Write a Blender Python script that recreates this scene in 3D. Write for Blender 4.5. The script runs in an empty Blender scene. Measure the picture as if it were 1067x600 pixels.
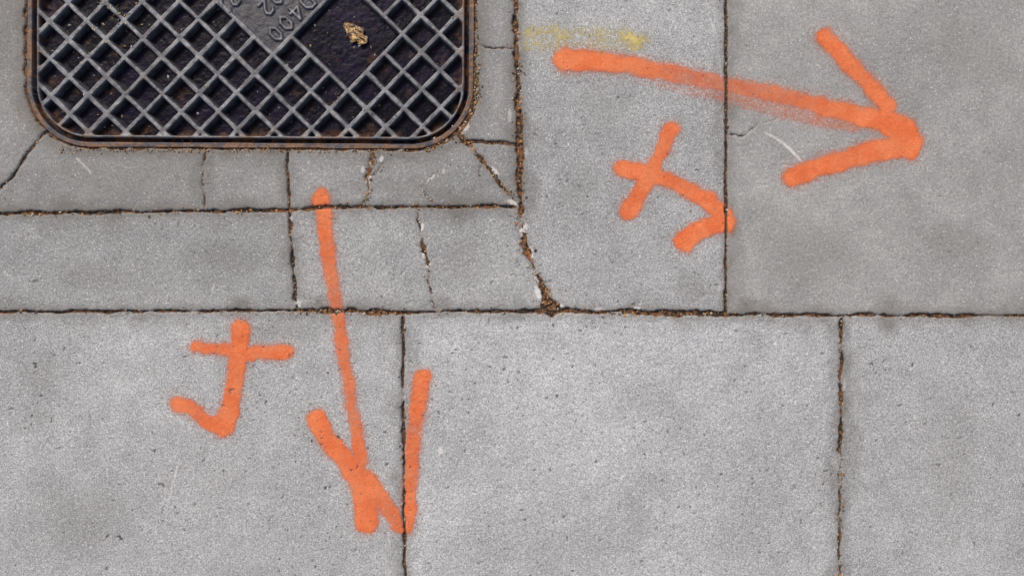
import bpy, math, random
import numpy as np
random.seed(4); rng=np.random.default_rng(7)
S=0.0015          # metres per plan unit
scene=bpy.context.scene
def WX(x): return (x-533.5)*S
def WY(y): return (300-y)*S

# ---------- numpy helpers ----------
_tabs={}
def vnoise(X,Y,size,seed):
    if seed not in _tabs: _tabs[seed]=np.random.default_rng(seed).random((256,256)).astype(np.float32)
    T=_tabs[seed]
    x=X/size+1000.37; y=Y/size+1000.71
    xi=np.floor(x).astype(np.int64); yi=np.floor(y).astype(np.int64)
    fx=x-xi; fy=y-yi
    fx=fx*fx*(3-2*fx); fy=fy*fy*(3-2*fy)
    a=T[yi%256,xi%256]; b=T[yi%256,(xi+1)%256]; c=T[(yi+1)%256,xi%256]; d=T[(yi+1)%256,(xi+1)%256]
    return (a*(1-fx)+b*fx)*(1-fy)+(c*(1-fx)+d*fx)*fy
def fbm(X,Y,size,seed,o=3):
    r=0;a=0.5;t=0
    for i in range(o):
        r=r+a*vnoise(X,Y,size/2**i,seed+i*13); t+=a; a*=0.55
    return r/t
def sst(e0,e1,x):
    t=np.clip((x-e0)/(e1-e0),0,1); return t*t*(3-2*t)
def poly_d(X,Y,pts):
    best=np.full(X.shape,1e9); val=np.zeros(X.shape); val2=np.zeros(X.shape)
    for p,q in zip(pts[:-1],pts[1:]):
        dx=q[0]-p[0]; dy=q[1]-p[1]; L=dx*dx+dy*dy+1e-9
        t=np.clip(((X-p[0])*dx+(Y-p[1])*dy)/L,0,1)
        d=np.hypot(X-p[0]-t*dx,Y-p[1]-t*dy)
        r=p[2]+(q[2]-p[2])*t
        v2=(p[3]+(q[3]-p[3])*t) if len(p)>3 else 1+0*t
        k=d-r
        m=k<best
        best=np.where(m,k,best); val=np.where(m,r,val); val2=np.where(m,v2,val2)
    return best,val,val2

def grid_mesh(name,xs,ys,Z,mask_faces=None,attrs=None):
    ny,nx=Z.shape
    X,Y=np.meshgrid(xs,ys)
    co=np.stack([WX(X),WY(Y),Z],-1).reshape(-1,3).astype(np.float32)
    idx=np.arange(nx*ny).reshape(ny,nx)
    q=np.stack([idx[1:,:-1],idx[1:,1:],idx[:-1,1:],idx[:-1,:-1]],-1).reshape(-1,4)
    if mask_faces is not None:
        q=q[mask_faces.reshape(-1)]
        used=np.unique(q); remap=np.zeros(nx*ny,np.int64); remap[used]=np.arange(len(used))
        q=remap[q]; co=co[used]
    else: used=None
    me=bpy.data.meshes.new(name)
    me.vertices.add(len(co)); me.vertices.foreach_set('co',co.ravel())
    me.loops.add(q.size); me.loops.foreach_set('vertex_index',q.ravel().astype(np.int32))
    me.polygons.add(len(q)); me.polygons.foreach_set('loop_start',(np.arange(len(q))*4).astype(np.int32))
    me.polygons.foreach_set('use_smooth',np.ones(len(q),bool))
    me.update(calc_edges=True)
    for an,arr in (attrs or {}).items():
        a=me.attributes.new(an,'FLOAT','POINT'); f=arr.reshape(-1).astype(np.float32)
        if used is not None: f=f[used]
        a.data.foreach_set('value',f)
    ob=bpy.data.objects.new(name,me); scene.collection.objects.link(ob)
    return ob

# ---------- joints ----------
J=[]
def joint(pts,w,depth=5,jag=1.0,brown=0.3,dark=1.0):
    J.append(([(p[0],p[1],(p[2] if len(p)>2 else w*.76)) for p in pts],depth*.62,jag,brown,dark))
main=[(-4000,325),(0,325),(150,324.5),(300,323.5),(420,325),(560,324),(660,325),(755,327.5),(1067,329.5),(5000,331)]
joint(main,1.7,5,1.0,0.55)
joint([(300,323.5),(420,325)],2.3,5,1.3,0.9)
joint([(560,324),(755,327)],2.2,5,1.5,0.75)
joint([(537,-900),(537,0),(540,110),(542.5,222)],3.5,6,1.5,0.95)
joint([(756.5,-900),(756.5,0),(757,150),(756,327)],1.7,5,0.6,0.45)
joint([(-900,224),(0,222.5),(150,220.5),(300,219),(330,216.5),(430,215.5),(536,215)],1.9,5,1.0,0.65)
joint([(299,156),(301,222)],1.1,4,0.9,0.4)
joint([(301,222),(304,270),(308,320)],1.9,5,1.5,0.5)
joint([(420,326),(420,450),(422,600),(422,1500)],1.6,5,0.9,0.45)
joint([(877,331),(876,450),(875,600),(874,1500)],1.9,5,1.5,0.7)
joint([(213,155),(211,190),(213,218)],0.9,3,1.4,0.3,.95)
joint([(50,136),(28,160),(14,183),(-6,202),(-60,260)],1.0,3,1.2,0.3,.95)
joint([(481,144),(505,168),(522,192),(537,208)],1.4,3,1.7,0.85)
joint([(492,147),(515,149),(538,150)],1.6,4,0.9,0.4)
joint([(497,47),(515,51),(534,50)],1.1,3,1.4,0.4)
joint([(541,222,2.4),(543,240,1.6),(550,262,3.6),(556,278,1.2),(566,300,2.0),(571,312,5.0),(572,321,9)],2,5,2.4,0.95)
joint([(388,155,1.6),(387,170,2.3),(383,184,.8),(386,196,1.6),(379,214,.6)],1,3,2.8,0.95,.9)
joint([(383,184,.4),(396,178,.2),(402,170,.1)],1,3,2.6,0.6,.8)
joint([(434,217,.5),(438,245,.9),(443,266,1.5),(446,290,.5),(452,322,.4)],.8,3,2.6,0.5,.9)
joint([(458,179,.5),(447,190,.8),(443,203,.4),(456,215,.5)],.6,2,2.6,0.4,.8)
joint([(757,141,.6),(775,139,.5),(790,131,.4),(812,125,.1)],.6,2,2.2,0.1,.75)
joint([(475,137,3.5),(487,150,2.5)],3,4,2.5,1.0)
joint([(505,168,.3),(498,178,.2),(500,190,.1)],.6,2,2.4,0.4,.7)
NV=23
for yy in (930,1530,2130): joint([(-4000,yy),(5000,yy)],1.8,5,1.0,0.35)
for yy in (-300,-900,-1500): joint([(757,yy),(5000,yy)],1.8,5,1.0,0.35)
for yy in (-900,-1500): joint([(-4000,yy),(757,yy)],1.8,5,1.0,0.35)
for xx in (-340,-1100,1360,2200): joint([(xx,-3000),(xx,4000)],1.8,5,1.0,0.35)

def axis(lo,hi,step,clusters,far):
    a=list(np.arange(lo,hi+step/2,step)); 
    v=hi; st=4.0
    while v<far: v+=st; st=min(st*1.25,600); a.append(v)
    v=lo; st=4.0
    while v>-far: v-=st; st=min(st*1.25,600); a.append(v)
    for c in clusters: a+=list(np.arange(c-9,c+9.1,1.5))
    a=np.unique(np.round(np.array(a),3))
    keep=[a[0]]
    for t in a[1:]:
        if t-keep[-1]>0.5: keep.append(t)
    return np.array(keep)
xs=axis(-30,1097,0.95,(-340,-1100,1360,2200),40000)
ys=axis(-30,630,0.95,(930,1530,2130,-300,-900,-1500),40000)
X,Y=np.meshgrid(xs,ys)
ny,nx=X.shape

CX,CY,HW,HH,CR=261.5,-79,233.5,233.5,66
def cover_sdf(X,Y):
    a=math.radians(0.35)
    x=(X-CX)*math.cos(a)+(Y-CY)*math.sin(a); y=-(X-CX)*math.sin(a)+(Y-CY)*math.cos(a)
    qx=np.abs(x)-HW+CR; qy=np.abs(y)-HH+CR
    return np.hypot(np.maximum(qx,0),np.maximum(qy,0))+np.minimum(np.maximum(qx,qy),0)-CR

H=np.zeros(X.shape); JM=np.zeros(X.shape); BR=np.zeros(X.shape)
n_a=vnoise(X,Y,4,11)-.5; n_b=vnoise(X,Y,4,12)-.5
n_c=vnoise(X,Y,17,13)-.5; n_d=vnoise(X,Y,17,14)-.5
n_w=fbm(X,Y,9,21,3)-.5; n_W=vnoise(X,Y,40,31)-.5
def window(pts,pad):
    x0=min(p[0] for p in pts)-pad; x1=max(p[0] for p in pts)+pad
    y0=min(p[1] for p in pts)-pad; y1=max(p[1] for p in pts)+pad
    i0,i1=np.searchsorted(ys,[y0,y1]); j0,j1=np.searchsorted(xs,[x0,x1])
    return slice(max(i0-1,0),i1+1),slice(max(j0-1,0),j1+1)
for pts,depth,jag,brown,dark in J:
    w=window(pts,18)
    x=X[w]+(n_a[w]*1.2+n_c[w]*1.8)*jag; y=Y[w]+(n_b[w]*1.2+n_d[w]*1.8)*jag
    d,r,_=poly_d(x,y,pts)
    d=d-(n_w[w]*4.2+n_W[w]*1.8)*min(1.6,jag)*0.8*np.minimum(1,r)
    m=sst(0.9,-0.7,d)*dark
    rnd=sst(3.0,0,d)*0.4
    H[w]=np.minimum(H[w],-m*depth-rnd)
    JM[w]=np.maximum(JM[w],m)
    BR[w]=np.maximum(BR[w],brown*sst(7,-1,d))
mainY=np.interp(X,[p[0] for p in main],[p[1] for p in main])
midY=np.interp(X,[-900,0,300,330,536],[224,222.5,219,216.5,215])
low=Y>mainY
tone=np.ones(X.shape); coarse=np.full(X.shape,1.0); warm=np.zeros(X.shape); lift=np.zeros(X.shape)
def setslab(m,t,c,wv,l=0):
    tone[m]=t; coarse[m]=c; warm[m]=wv; lift[m]=l
xA=np.interp(Y,[0,222,240,262,300,325],[538,542,543,550,566,573])
xT=np.interp(Y,[150,222,320],[299,301,308])
setslab(~low&(X<xA)&(Y<midY),0.68,0.5,0.8,0)
setslab(~low&(X<xA)&(Y<midY)&(X>xT)&(Y>140),0.75,0.5,0.6,-.3)
setslab(~low&(X<xA)&(Y>=midY)&(X<xT),0.85,0.85,0.45,.2)
setslab(~low&(X<xA)&(Y>=midY)&(X>=xT),0.88,0.75,0.45,-.2)
setslab(~low&(X<xA)&(Y<149)&(X>480),0.75,0.6,0.6,.2)
setslab(~low&(X>=xA)&(X<757),0.94,1.0,0.3,.3)
setslab(~low&(X>=757),0.80,0.42,0.8,0)
setslab(low&(X<421),.99,1.05,0.3,.2)
setslab(low&(X>=421)&(X<876),1.07,.95,0.15,-.1)
setslab(low&(X>=876),1.01,1.0,0.3,.3)
tone*=1+(fbm(X,Y,170,401,3)-.5)*.30+(fbm(X,Y,50,411,3)-.5)*.18+.07*sst(330,0,np.hypot((X-640)/1.3,Y-460))  # mottling, plus brighter light toward bottom centre painted into the slab tone
H+=lift*sst(0,1,1-JM)
inn=(X>-60)&(X<1130)&(Y>-60)&(Y<660)
H+=inn*((vnoise(X,Y,2.6,51)-.5)*0.6*coarse+(fbm(X,Y,14,52)-.5)*0.5)
pits=sst(0.79,0.89,vnoise(X,Y,3.4,61)*0.6+vnoise(X,Y,2.1,62)*0.4)*inn*coarse
pits*=.5+vnoise(X,Y,60,63)
H-=pits*0.9
near=np.zeros(X.shape)
for pts,depth,jag,brown,dark in J[:11]:
    w=window(pts,34); d,_,_=poly_d(X[w],Y[w],pts); nn=fbm(X[w],Y[w],26,431)
    near[w]=np.maximum(near[w],sst(8+36*nn*nn,0,d)*(.3+1.25*nn))
chip=np.zeros(X.shape)
def blob(cx,cy,rx,ry,rot,amt,arr,seed):
    c,s_=math.cos(rot),math.sin(rot); w=window([(cx,cy)],max(rx,ry)*2+5)
    x=(X[w]-cx); y=(Y[w]-cy); u=(x*c+y*s_)/rx; v=(-x*s_+y*c)/ry
    big=max(rx,ry)>12
    k=np.hypot(u,v)+(fbm(X[w],Y[w],max(4,min(rx,ry)),seed)-.5)*1.3
    arr[w]=np.maximum(arr[w],amt*sst(1.1,0.2 if big else .75,k))
for i,a in enumerate([(563,308,3.5,10,-.5,.95),(582,319,6,3.5,.5,.9),(545,247,3.5,9,0,.9),(553,262,2.5,7,-.4,.8),(442,262,3,7,.1,.95),(439,237,2,4,.3,.85),
     (446,276,2.5,4,.2,.85),(383,188,3,5,.4,.8),(397,166,2,4,.3,.7),(378,176,2,4,.2,.6),(664,322,9,2.6,.1,.95),(625,322,5,2,.1,.6),(548,236,2.5,5,.2,.7),
     (534,212,7,3,.6,.8),(366,325,5,2,0,.7),(303,228,2,3,.2,.5),(449,186,1.5,6,.8,.7),(560,288,2.5,6,-.4,.85),(515,178,2,7,-.8,.75),(497,160,2,6,-.8,.6),(462,178,2,3,0,.5),
     (485,133,4,6,.4,.55),(310,316,4,4,.2,.6),(459,469,2.2,5,.1,.9),(222,300,1.2,5,.3,.4),(750,300,2,3,0,.3),(531,120,2,7,0,.4),(548,160,1.6,6,0,.4),(880,400,1.5,5,0,.4),(520,49,5,1.5,0,.4)]):
    blob(*a[:5],a[5],chip,200+i)
for pts in ([(797,138,.5),(812,146,.9),(826,158,1.0),(838,171,.5)],[(816,172,.4),(838,176,.5)],[(176,520,.2),(186,480,.35)],[(80,165,.3),(95,180,.3)],[(740,20,.2),(746,35,.3)]):
    w=window(pts,8); d,_,_=poly_d(X[w]+n_a[w]*1.5,Y[w]+n_b[w]*1.5,pts)
    chip[w]=np.maximum(chip[w],.75*sst(.9,-.3,d)*(0.5+vnoise(X[w],Y[w],3,71)))
stain=np.zeros(X.shape)
for i,a in enumerate([(748,120,9,80,0,.42),(725,300,34,24,.4,.36),(10,30,34,90,0,.35),(430,385,16,55,0,.32),(300,345,70,18,0,.28),(885,450,14,100,0,.26),(60,110,28,40,.5,.35),(500,100,12,50,0,.4),(120,182,80,24,0,.24),
    (1010,60,70,50,.4,.22),(840,260,80,50,.2,.22),(100,520,90,60,.1,.20),(560,560,110,40,.1,.15),(1000,480,50,90,.1,.20),(640,100,50,70,.3,.17),
    (600,200,26,40,.2,.2),(690,420,60,24,.4,.15),(230,500,36,50,.2,.18),(40,400,24,60,.1,.22),(240,270,50,20,.1,.2),(100,290,50,18,.1,.2),(480,270,30,30,.1,.2),(400,190,60,14,0,.28),(780,560,60,30,0,.15),(990,250,60,30,.3,.2)]):
    blob(*a[:5],a[5],stain,300+i)
stain=np.maximum(stain,near*0.46)
D=cover_sdf(X,Y)
wob=(fbm(X,Y,10,81)-.5)*8
side=sst(440,490,X)*sst(40,130,Y)
gapw=2.0+side*4+wob*.75
gm=sst(gapw+1,gapw-1,D)*sst(-6,-4,D)
H=np.minimum(H,np.where(D<gapw+1,-gm*3,0)+H*0.3)
JM=np.maximum(JM,gm*.95)
BR=np.maximum(BR,sst(16,0,D)*sst(-5,0,D)*(0.75+.25*side))
stain=np.maximum(stain,.6*sst(28,0,D)*(.3+1.2*fbm(X,Y,12,441)))
H=np.where(D<-3,-28.0,H)
JM=np.where(D<-3,1,JM)
Z=H*S
pav=grid_mesh('pavement',xs,ys,Z,attrs=dict(joint=JM,tone=tone,coarse=coarse,warm=warm,chip=chip,brown=BR,stain=stain,pit=pits))
def hz(x,y):
    i=min(max(np.searchsorted(ys,y),0),ny-1); j=min(max(np.searchsorted(xs,x),0),nx-1); return H[i,j]

# ---------- materials ----------
class NT:
    def __init__(s,name):
        s.m=bpy.data.materials.new(name); s.m.use_nodes=True; s.t=s.m.node_tree; s.t.nodes.clear()
        s.out=s.n('ShaderNodeOutputMaterial'); s.geo=s.n('ShaderNodeTexCoord')
    def n(s,t,**k):
        x=s.t.nodes.new(t)
        for a,b in k.items(): setattr(x,a,b)
        return x
    def l(s,a,b): s.t.links.new(a,b)
    def put(s,sock,v):
        if isinstance(v,bpy.types.NodeSocket): s.l(v,sock)
        else: sock.default_value=v
    def at(s,n):
        a=s.n('ShaderNodeAttribute',attribute_name=n); return a.outputs['Fac']
    def noise(s,scale,detail=2,rough=.5,col=False,off=0):
        a=s.n('ShaderNodeTexNoise'); a.inputs['Scale'].default_value=scale; a.inputs['Detail'].default_value=detail; a.inputs['Roughness'].default_value=rough
        v=s.n('ShaderNodeVectorMath',operation='ADD'); v.inputs[1].default_value=(off,off*1.7,off*.3); s.l(s.geo.outputs['Object'],v.inputs[0]); s.l(v.outputs[0],a.inputs['Vector'])
        return a.outputs['Color'] if col else a.outputs['Fac']
    def vor(s,scale,out='Color'):
        a=s.n('ShaderNodeTexVoronoi'); a.inputs['Scale'].default_value=scale; s.l(s.geo.outputs['Object'],a.inputs['Vector']); return a.outputs[out]
    def math(s,op,a,b=0.0,c=False):
        m=s.n('ShaderNodeMath',operation=op,use_clamp=c); s.put(m.inputs[0],a); s.put(m.inputs[1],b); return m.outputs[0]
    def mr(s,v,a,b,c,d,smooth=True):
        m=s.n('ShaderNodeMapRange'); m.interpolation_type='SMOOTHSTEP' if smooth else 'LINEAR'
        s.put(m.inputs['Value'],v)
        for k,q in zip(('From Min','From Max','To Min','To Max'),(a,b,c,d)): s.put(m.inputs[k],q)
        return m.outputs[0]
    def mix(s,f,a,b,bt='MIX'):
        m=s.n('ShaderNodeMix',data_type='RGBA',blend_type=bt); s.put(m.inputs[0],f)
        s.put(m.inputs[6],a); s.put(m.inputs[7],b); return m.outputs[2]
    def scale(s,c,f):
        v=s.n('ShaderNodeVectorMath',operation='SCALE'); s.put(v.inputs[0],c); s.put(v.inputs['Scale'],f); return v.outputs[0]
    def bump(s,h,dist,st=1):
        b=s.n('ShaderNodeBump'); b.inputs['Distance'].default_value=dist; b.inputs['Strength'].default_value=st; s.l(h,b.inputs['Height']); return b.outputs[0]
    def bsdf(s,col,rough,metal=0,normal=None,spec=.5):
        p=s.n('ShaderNodeBsdfPrincipled'); s.put(p.inputs['Base Color'],col); s.put(p.inputs['Roughness'],rough); s.put(p.inputs['Metallic'],metal)
        p.inputs['Specular IOR Level'].default_value=spec
        if normal is not None: s.l(normal,p.inputs['Normal'])
        return p.outputs[0]

# concrete
c=NT('concrete_flags')
co_=c.at('coarse')
fine=c.noise(560,2,.8); mid=c.noise(200,2,.6,off=3); big=c.noise(5,4,.6,off=9); blot=c.noise(28,3,.6,off=5)
cell=c.n('ShaderNodeSeparateColor'); c.l(c.vor(520),cell.inputs[0])
b1=c.mr(fine,.28,.72,.38,1.62,False)
g1=c.mr(cell.outputs[2],0,1,.80,1.20,False)
amp=c.mr(co_,0,1,.30,1.0,False)
b1=c.math('ADD',1,c.math('MULTIPLY',c.math('SUBTRACT',c.math('MULTIPLY',b1,g1),1),amp))
b2=c.mr(mid,.3,.7,.86,1.14,False); b3=c.mr(big,.3,.7,.90,1.10,False); b4=c.mr(blot,.3,.7,.90,1.10,False)
lum=c.math('MULTIPLY',c.math('MULTIPLY',b1,b2),c.math('MULTIPLY',b3,b4))
lum=c.math('MULTIPLY',lum,c.at('tone'))
lum=c.math('MULTIPLY',lum,.392)
base=c.mix(c.at('warm'),(.985,.995,1.0,1),(1.0,.985,.94,1))
col=c.scale(base,lum)
wh=c.math('MULTIPLY',c.mr(cell.outputs[0],.96,.975,0,1),c.mr(cell.outputs[1],0,1,.1,.7))
wh=c.math('MULTIPLY',wh,c.mr(co_,0,1,.4,.95,False))
col=c.mix(wh,col,(.78,.77,.75,1))
col=c.mix(c.math('MULTIPLY',c.at('pit'),.62),col,(.085,.08,.075,1))
st=c.math('MULTIPLY',c.at('stain'),c.mr(blot,.3,.65,.4,1.2))
col=c.mix(st,col,(.125,.115,.098,1))
col=c.mix(c.math('MULTIPLY',c.math('MULTIPLY',c.at('brown'),.65),c.mr(mid,.42,.6,0,1)),col,(.16,.098,.05,1))
col=c.mix(c.math('MULTIPLY',c.at('chip'),c.mr(fine,.3,.6,.6,1)),col,(.72,.69,.66,1))
dirt=c.mix(c.math('MULTIPLY',c.mr(c.noise(140,2,.7,off=12),.42,.58,0,1),c.mr(c.at('brown'),0,1,.25,1)),(.024,.019,.016,1),(.22,.10,.042,1))
dirt=c.mix(c.mr(mid,.61,.71,0,.5),dirt,(.30,.25,.19,1))
col=c.mix(c.mr(c.at('joint'),.2,.8,0,1),col,dirt)
hgt=c.math('ADD',c.math('MULTIPLY',fine,c.mr(co_,0,1,.35,1,False)),c.math('MULTIPLY',mid,.4))
c.l(c.bsdf(col,.86,0,c.bump(hgt,.0018,.8),.35),c.out.inputs[0])
pav.data.materials.append(c.m)

# cast iron cover
k=NT('cast_iron')
rib=k.at('rib'); fr=k.at('frame'); dt=k.at('dirt'); wt=k.at('wet')
kf=k.noise(500,2,.7); km=k.noise(60,3,.6,off=4); kb=k.noise(14,3,.6,off=7)
iron=k.mix(k.mr(km,.35,.65,0,1),(.075,.075,.085,1),(.20,.20,.21,1))
iron=k.mix(k.math('MULTIPLY',k.mr(kb,.5,.7,0,.55),k.math('SUBTRACT',1,fr)),iron,(.055,.05,.05,1))
iron=k.mix(k.math('MULTIPLY',fr,.8),iron,(.024,.026,.037,1))
iron=k.mix(k.math('MULTIPLY',k.at('plate'),.65),iron,(.028,.028,.036,1))
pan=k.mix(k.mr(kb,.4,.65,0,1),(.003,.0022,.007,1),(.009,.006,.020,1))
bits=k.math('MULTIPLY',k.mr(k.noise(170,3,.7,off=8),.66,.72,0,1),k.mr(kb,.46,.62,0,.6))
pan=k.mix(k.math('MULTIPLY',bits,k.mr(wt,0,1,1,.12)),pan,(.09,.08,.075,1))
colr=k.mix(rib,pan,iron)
colr=k.mix(k.math('MULTIPLY',dt,k.mr(k.noise(120,2,.7,off=2),.38,.58,.25,1)),colr,(.17,.082,.036,1))
colr=k.mix(k.math('MULTIPLY',k.mr(kf,.62,.72,0,.45),k.math('MULTIPLY',rib,k.math('SUBTRACT',1,fr))),colr,(.36,.36,.37,1))
rg=k.mix(rib,(.30,.30,.30,1),(.5,.5,.5,1))
kp=k.n('ShaderNodeBsdfPrincipled'); k.l(colr,kp.inputs['Base Color']); k.l(rg,kp.inputs['Roughness'])
k.l(k.math('MULTIPLY',rib,.2),kp.inputs['Metallic']); k.l(k.mr(rib,0,1,.08,.5),kp.inputs['Specular IOR Level'])
k.l(k.bump(k.math('ADD',kf,km),.0009,.5),kp.inputs['Normal']); k.l(kp.outputs[0],k.out.inputs[0])

# spray paint
def paint(name,c1,c2,speck,mx_=.95):
    p=NT(name); a=p.at('dens')
    f=p.noise(560,2,.8); g=p.noise(200,2,.6,off=3); h=p.noise(30,3,.6,off=6)
    n=p.math('ADD',p.math('MULTIPLY',f,.75),p.math('MULTIPLY',g,.25))
    thr=p.mr(n,.32,.68,0,1,False)
    al=p.math('SUBTRACT',p.math('MULTIPLY',a,1+speck*.55),p.math('MULTIPLY',thr,speck))
    al=p.mr(al,-.12,.95,0,mx_,False)
    al=p.math('MULTIPLY',al,p.mr(a,.01,.14,0,1))
    colp=p.mix(p.mr(h,.35,.65,0,1),c1,c2)
    colp=p.scale(colp,p.mr(f,.28,.72,.64,1.26,False))
    sh=p.bsdf(colp,.62,0,p.bump(p.math('ADD',f,p.math('MULTIPLY',g,.4)),.0018,.8),.3)
    tr=p.n('ShaderNodeBsdfTransparent'); mx=p.n('ShaderNodeMixShader')
    p.l(al,mx.inputs[0]); p.l(tr.outputs[0],mx.inputs[1]); p.l(sh,mx.inputs[2]); p.l(mx.outputs[0],p.out.inputs[0])
    return p.m
ORG=paint('orange_spray_paint',(.84,.180,.052,1),(.90,.245,.088,1),1.0)
YEL=paint('yellow_spray_paint',(.66,.50,.13,1),(.78,.64,.24,1),1.35)

def marking(name,strokes,mat,off,soft=3.0,tail=9,patch=None,grow=1.2):
    strokes=[[(p[0],p[1],p[2]+grow,p[3]) for p in s_] for s_ in strokes]
    allp=[p for s_ in strokes for p in s_]
    w=window(allp,42)
    x=X[w]; y=Y[w]
    xx=x+(vnoise(x,y,11,91)-.5)*3.0+(vnoise(x,y,3,93)-.5)*1.8; yy=y+(vnoise(x,y,11,92)-.5)*3.0+(vnoise(x,y,3,94)-.5)*1.8
    dens=np.zeros(x.shape)
    for s_ in strokes:
        d,r,op=poly_d(xx,yy,s_)
        core=sst(soft,-soft,d)*op
        halo=np.exp(-np.maximum(d,0)/tail*1.9)*0.44*np.minimum(1,op+.1)
        halo*=sst(30,12,d)
        dens=np.maximum(dens,np.maximum(core,halo))
    dens*=.82+.34*fbm(x,y,20,97)
    if patch is not None: dens=dens*patch(x,y)
    dens=dens*(1-.85*JM[w])
    dens=dens*(1-.45*pits[w])
    f=(dens[1:,1:]+dens[:-1,:-1]+dens[1:,:-1]+dens[:-1,1:])/4>.02
    ob=grid_mesh(name,xs[w[1]],ys[w[0]],(H[w]+off)*S,f,dict(dens=dens))
    ob.data.materials.append(mat); return ob
marking('orange_arrow_marking',[
 [(588,62,11,1),(610,63,10,1),(650,67,8.5,.9),(700,77,9,.72),(750,87,8.5,.64),(800,97,9,.70),(850,109,9,.8),(895,121,10,.94),(925,128,10,1)],
 [(690,84,9,.34),(760,98,11,.42),(830,117,11,.44),(890,130,9,.5)],
 [(860,39,9,1),(875,55,9,1),(900,83,8,.92),(924,110,9,.97)],
 [(920,125,11,1),(940,137,15,1),(948,149,13,1),(946,154,12,1)],
 [(827,185,10,1),(850,176,9.5,1),(885,165,9.5,.95),(915,156,11,1),(945,153,12,1)]],ORG,.55,5.0,14)
marking('orange_arrow_marking.001',[
 [(335,206,8.5,1),(337,222,7.5,.92),(342,260,7,.82),(349,310,6.5,.76),(355,350,6,.8),(362,395,5.5,.78),(369,435,6,.78),(376,480,7,.88)],
 [(329,436,8.5,1),(340,455,9,1),(358,477,9.5,1),(375,497,12,.95),(381,520,12,1),(383,545,11,1)],
 [(378,495,9,.9),(392,515,10,.9),(407,533,8,.85),(413,547,6,.9),(424,552,4,.8)],
 [(440,394,8.5,1),(436,420,8,.9),(431,450,7.5,.82),(429,490,6.5,.84),(427,525,6.5,.9),(424,550,6,.95)]],ORG,.55,4.2,11)
marking('orange_survey_mark',[
 [(699,135,7.5,1),(688,160,7,.92),(672,192,8,.95),(655,220,8.5,1)],
 [(648,176,8,1),(668,180,8.5,1),(700,189,7,.9),(735,207,8,.94),(755,226,8.5,1),(757,234,7,1)],
 [(757,231,8,1),(738,236,8,1),(722,243,9,1),(713,252,10,1)]],ORG,.55,4.2,11)
marking('orange_survey_mark.001',[
 [(250,343,9.5,1),(249,365,8,1),(245,400,7,.92),(240,425,9,1),(233,444,10,1)],
 [(204,361,5,.92),(225,363,6,.95),(255,368,7.5,1),(280,366,6.5,.95),(299,367,7,1)],
 [(233,446,9,1),(215,437,7,.94),(198,424,6.5,.92),(185,420,7,1)]],ORG,.55,4.2,11)
def ypatch(x,y):
    return (0.35+1.05*fbm(x,y,18,95))*(0.7+.7*vnoise(x,y,3,96))
marking('yellow_paint_patch',[[(552,37,9,.60),(600,37,10,.70),(650,39,10,.72),(668,44,7,.70)],[(548,46,7,.55),(600,48,9,.60),(660,50,6,.6)]],YEL,.3,8,14,ypatch,.5)

# ---------- manhole cover (relief-cast mesh) ----------
cxs=np.arange(26,500,0.75)
cys=np.concatenate([np.arange(-314,-14,2.0),np.arange(-14,158,0.75)])
U,V=np.meshgrid(cxs,cys)
d=cover_sdf(U,V)
a45=math.radians(44)
P=27.4
u=(U-284)*math.cos(a45)+(V-57)*math.sin(a45); v=-(U-284)*math.sin(a45)+(V-57)*math.cos(a45)
def ribprof(t,wd):
    m=np.abs((t/P+.5)%1-.5)*P
    return sst(wd+1.4,wd-1.1,m)
wdn=3.1+(fbm(U,V,14,121)-.5)*1.6
lat=np.maximum(ribprof(u,wdn),ribprof(v,wdn))
Hc=-17+lat*16.0
ribm=lat.copy()
wet=np.zeros(U.shape)
plate=sst(1.5,-1.5,np.maximum(np.maximum(u,v),-(np.minimum(u,v)+P*5)))
Hc=Hc*(1-plate)+(-2.6)*plate; ribm=np.maximum(ribm*(1-plate),plate*.62)
bord=sst(2.6,1.4,np.abs(np.maximum(u,v)+0.6))*(np.minimum(u,v)>-P*5)*(np.maximum(u,v)<4)
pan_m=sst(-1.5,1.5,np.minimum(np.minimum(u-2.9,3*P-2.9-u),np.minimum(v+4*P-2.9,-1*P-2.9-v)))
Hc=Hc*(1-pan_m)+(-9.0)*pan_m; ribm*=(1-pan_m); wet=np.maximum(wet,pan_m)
G={'D':[[(0,0),(0,1)],[(0,1),(.35,1),(.6,.75),(.6,.25),(.35,0),(0,0)]],
   '4':[[(.45,0),(.45,1),(0,.3),(.65,.3)]],
   '0':[[(.3,0),(.05,.25),(.05,.75),(.3,1),(.55,.75),(.55,.25),(.3,0)]],
   '2':[[(0,.78),(.12,.97),(.42,1),(.58,.8),(.5,.55),(0,0),(.6,0)]],
   '1':[[(.1,.8),(.3,1),(.3,0)]],'E':[[(.55,0),(0,0),(0,1),(.55,1)],[(0,.52),(.45,.52)]],'N':[[(0,0),(0,1),(.55,0),(.55,1)]]}
def text(txt,ox,oy,size,ang):
    ca,sa=math.cos(ang),math.sin(ang)
    ux,uy=ca,sa; vx,vy=sa,-ca
    m=np.zeros(U.shape); cur=0
    for ch in txt:
        if ch==' ': cur+=.45*size; continue
        for st_ in G[ch]:
            pts=[(ox+(cur+p[0]*size)*ux+p[1]*size*vx, oy+(cur+p[0]*size)*uy+p[1]*size*vy,.15) for p in st_]
            dd,_,_=poly_d(U,V,pts); m=np.maximum(m,sst(1.9,.6,dd))
        cur+=.95*size
    return m
ang=math.radians(134)
tx=text('D400',317,-8,16.5,ang)
tx=np.maximum(tx,text('02',285,-11,15,ang))
tx=np.maximum(tx,text('22',240,-10,15,ang))
tx=np.maximum(tx,text('EN124',330,-66,14,ang))
Hc=np.where(plate>.5,Hc+tx*2.4,Hc)
platem=np.where(plate>.5,1-tx,0)*(1-bord)
txm=np.where(plate>.5,tx,0)
ribm=np.clip(np.where(plate>.5,.55+.45*tx,ribm),0,1)
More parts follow.
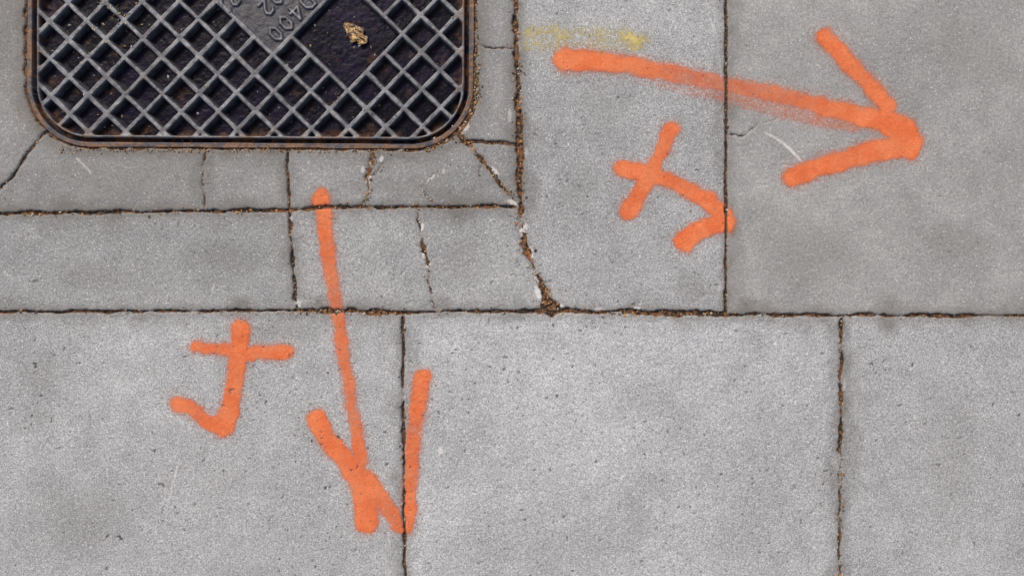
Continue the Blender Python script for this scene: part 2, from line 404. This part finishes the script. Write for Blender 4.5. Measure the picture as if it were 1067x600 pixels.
Hc=np.maximum(Hc,-11+bord*10); ribm=np.maximum(ribm,bord)
inner=sst(-14.5,-12.5,d)
Hc=Hc*(1-inner)+(-0.6)*inner; ribm=ribm*(1-inner)+inner*.8
gap=sst(-10.6,-9.6,d)*sst(-5.6,-6.6,d)
Hc-=gap*9; ribm*=(1-gap)
frm=sst(-10.6,-9.4,d)
ribm=np.maximum(ribm,sst(-7,-6,d))
wear=(fbm(U,V,12,101)-.5)
Hc+=wear*.5+(vnoise(U,V,3,102)-.5)*.3
dirtm=sst(-26,-6,d)*sst(.44,.62,fbm(U,V,9,103))*.85+sst(.66,.78,fbm(U,V,13,104))*.2*(1-ribm)
dirtm=np.clip(dirtm+gap*.5*sst(.42,.6,fbm(U,V,8,105))+sst(-5.5,-1,d)*sst(.28,.52,fbm(U,V,11,106))*1.0,0,1)
Hc=np.where(d>-0.2,-12,Hc)
ff=(d[1:,1:]<1.2)&(d[:-1,:-1]<1.2)&(d[1:,:-1]<1.2)&(d[:-1,1:]<1.2)
cov=grid_mesh('manhole_cover',cxs,cys,(Hc-.4)*S,ff,dict(rib=ribm,frame=frm,dirt=dirtm,wet=wet,plate=platem))
cov.data.materials.append(k.m)
def cz(x,y):
    i=min(np.searchsorted(cys,y),len(cys)-1); j=min(max(np.searchsorted(cxs,x),0),len(cxs)-1); return Hc[i,j]-.4

# ---------- debris ----------
dm=NT('plant_litter')
ca_=dm.n('ShaderNodeAttribute',attribute_name='Col')
dm.l(dm.bsdf(dm.scale(ca_.outputs['Color'],dm.mr(dm.noise(600,2,.7),.3,.7,.6,1.35,False)),.75,0,None,.3),dm.out.inputs[0])
def flakes(name,items):
    vs=[];fs=[];cs=[]
    for (x,y,z,r,asp,col,th) in items:
        n=random.choice((5,6,7)); rot=random.random()*6.28; tx_,ty_=random.uniform(-.5,.5),random.uniform(-.5,.5)
        b=len(vs)
        for lvl in (0,1):
            for i in range(n):
                a=i/n*6.283+random.uniform(-.25,.25)
                rr=r*random.uniform(.7,1.2)*(1 if lvl==0 else .6)
                px=rr*math.cos(a); py=rr*asp*math.sin(a)
                qx=px*math.cos(rot)-py*math.sin(rot); qy=px*math.sin(rot)+py*math.cos(rot)
                zz=z+(qx*tx_+qy*ty_)*.35+(th*r if lvl else 0)
                vs.append((WX(x+qx),WY(y+qy),zz*S))
                kf_=random.uniform(.75,1.2); cs.append((col[0]*kf_,col[1]*kf_,col[2]*kf_,1))
        for i in range(n):
            j=(i+1)%n
            fs.append((b+j,b+i,b+n+i,b+n+j))
        fs.append(tuple(b+n+i for i in range(n))[::-1])
    me=bpy.data.meshes.new(name); me.from_pydata(vs,[],fs)
    at=me.color_attributes.new('Col','FLOAT_COLOR','POINT'); at.data.foreach_set('color',np.array(cs,np.float32).ravel())
    me.materials.append(dm.m); ob=bpy.data.objects.new(name,me); scene.collection.objects.link(ob); return ob
PAL=[(.36,.17,.06),(.26,.12,.045),(.13,.075,.045),(.44,.26,.12),(.06,.045,.035),(.46,.39,.30),(.20,.16,.11),(.52,.23,.07),(.09,.085,.04)]
items=[]
for pts,depth,jag,brown,dark in J[:NV]:
    for p,q in zip(pts[:-1],pts[1:]):
        x0,y0,x1,y1=max(-50,min(1110,p[0])),p[1],max(-50,min(1110,q[0])),q[1]
        y0=max(-50,min(650,y0)); y1=max(-50,min(650,y1))
        L=math.hypot(x1-x0,y1-y0)
        for i in range(int(L*(.14+.62*brown*brown))):
            t=random.random(); wv=max(p[2],q[2])
            x=x0+(x1-x0)*t+random.gauss(0,wv*.9+.5); y=y0+(y1-y0)*t+random.gauss(0,wv*.9+.5)
            r=random.choice((.6,.8,1.0,1.3,1.8))*(.7+.4*brown)
            colr_=random.choice(PAL if brown>.5 else PAL[2:7])
            items.append((x,y,hz(x,y)+.5,r,random.uniform(.35,.9),colr_,random.uniform(.15,.5)))
for i in range(70):
    t=random.random(); x=571+random.gauss(0,1+6*t); y=300+t*23; items.append((x,y,-2.0+random.random()*2,random.uniform(.8,2.2),.6,random.choice(PAL[:6]),.4))
for i in range(240):
    a=random.uniform(-.25,1.35); rr_=67+random.gauss(0,2.8); x=429+rr_*math.cos(a); y=88+rr_*math.sin(a)
    items.append((x,y,max(hz(x,y),-4)+.6,random.uniform(.6,2.0),.6,random.choice(PAL),.4))
for i in range(80):
    x=496+random.gauss(0,1.6); y=random.uniform(-20,90); items.append((x,y,max(hz(x,y),-4)+.5,random.uniform(.5,1.5),.6,random.choice(PAL),.4))
for i in range(60):
    x=27.5+random.gauss(0,1.4); y=random.uniform(-20,90); items.append((x,y,max(hz(x,y),-4)+.5,random.uniform(.5,1.4),.6,random.choice(PAL),.4))
for i in range(300):
    x=random.uniform(60,430); y=156.0+random.gauss(0,1.6); items.append((x,y,max(hz(x,y),-4)+.5,random.uniform(.5,1.4),.6,random.choice(PAL[1:7]),.4))
for i in range(170):
    x=random.uniform(5,1060); y=random.uniform(160,595)
    items.append((x,y,hz(x,y)+.3,random.uniform(.4,.9),random.uniform(.4,.9),random.choice([(.05,.045,.04),(.6,.58,.55),(.25,.18,.1),(.1,.08,.06)]),.4))
flakes('joint_litter',items)
it=[]
for i in range(170):
    x=random.uniform(45,480); y=random.uniform(-5,135)
    if cover_sdf(np.array(float(x)),np.array(float(y)))>-20: continue
    z=cz(x,y)
    if z>-4 and random.random()<.8: continue
    it.append((x,y,z+.4,random.uniform(.7,2.0),random.uniform(.35,.8),random.choice([(.14,.12,.10),(.25,.23,.2),(.3,.2,.1),(.08,.07,.07),(.4,.38,.36)]),.3))
for i in range(26):
    x=random.gauss(110,14); y=abs(random.gauss(12,14)); it.append((x,y,cz(x,y)+.4,random.uniform(1,2.4),.45,random.choice([(.5,.38,.14),(.45,.42,.35),(.3,.2,.1)]),.3))
flakes('manhole_litter',it)

def leaf(name,x,y,L,W,rot,z):
    N,M=22,13; vs=[];fs=[];cs=[]
    for i in range(N):
        t=i/(N-1)
        wd=W*(math.sin(math.pi*min(1,t*.96+.02))**.7)*(1+.22*math.sin(t*23)+.15*math.sin(t*41))
        for j in range(M):
            s_=(j/(M-1)-.5)*2
            px=(t-.5)*L+ s_*s_*1.5*math.sin(t*9); py=s_*wd/2
            zz=2.2+abs(s_)*2.0*(.5+.5*math.sin(t*7+s_))+.9*math.sin(t*19+s_*4)+.6*math.sin(s_*11+t*5)
            if abs(s_)<.12: zz-=.7
            vs.append((WX(x+px*math.cos(rot)-py*math.sin(rot)),WY(y+px*math.sin(rot)+py*math.cos(rot)),(z+zz)*S))
            kf_=random.uniform(.45,1.15)
            base_=(.60,.40,.19) if abs(s_)<.7 and random.random()<.6 else (.20,.10,.045)
            if random.random()<.08: base_=(.8,.72,.5)
            cs.append((base_[0]*kf_,base_[1]*kf_,base_[2]*kf_,1))
    for i in range(N-1):
        for j in range(M-1):
            if random.random()<.04: continue
            a=i*M+j; fs.append((a+1,a,a+M,a+M+1))
    me=bpy.data.meshes.new(name); me.from_pydata(vs,[],fs)
    at=me.color_attributes.new('Col','FLOAT_COLOR','POINT'); at.data.foreach_set('color',np.array(cs,np.float32).ravel())
    me.materials.append(dm.m); ob=bpy.data.objects.new(name,me); scene.collection.objects.link(ob); return ob
leaf('dry_leaf',369,33,31,17,.75,-8.5)

# ---------- light ----------
el,az=math.radians(50),math.radians(-28)
w=bpy.data.worlds.new('World'); scene.world=w; w.use_nodes=True
nt=w.node_tree; bg=nt.nodes['Background']; sk=nt.nodes.new('ShaderNodeTexSky'); sk.sky_type='NISHITA'; sk.sun_disc=False
sk.sun_elevation=el; sk.sun_rotation=az; sk.air_density=1.0; sk.dust_density=4.0; sk.ozone_density=.4
nt.links.new(sk.outputs[0],bg.inputs[0]); bg.inputs[1].default_value=.12
sl=bpy.data.lights.new('sun','SUN'); sl.energy=2.3; sl.angle=math.radians(10); sl.color=(1,.935,.86)
so=bpy.data.objects.new('sun',sl); scene.collection.objects.link(so)
from mathutils import Vector
dirv=Vector((math.sin(az)*math.cos(el),math.cos(az)*math.cos(el),math.sin(el)))
so.rotation_euler=dirv.to_track_quat('Z','Y').to_euler(); so.location=dirv*5
# ---------- camera ----------
cam=bpy.data.cameras.new('camera'); cam.sensor_width=36; Hh=1.5; cam.lens=36*Hh/(1067*S); cam.clip_start=.05; cam.clip_end=500
cob=bpy.data.objects.new('camera',cam); scene.collection.objects.link(cob); cob.location=(0,0,Hh); scene.camera=cob
scene.view_settings.view_transform='Standard'; scene.view_settings.look='None'; scene.view_settings.exposure=0
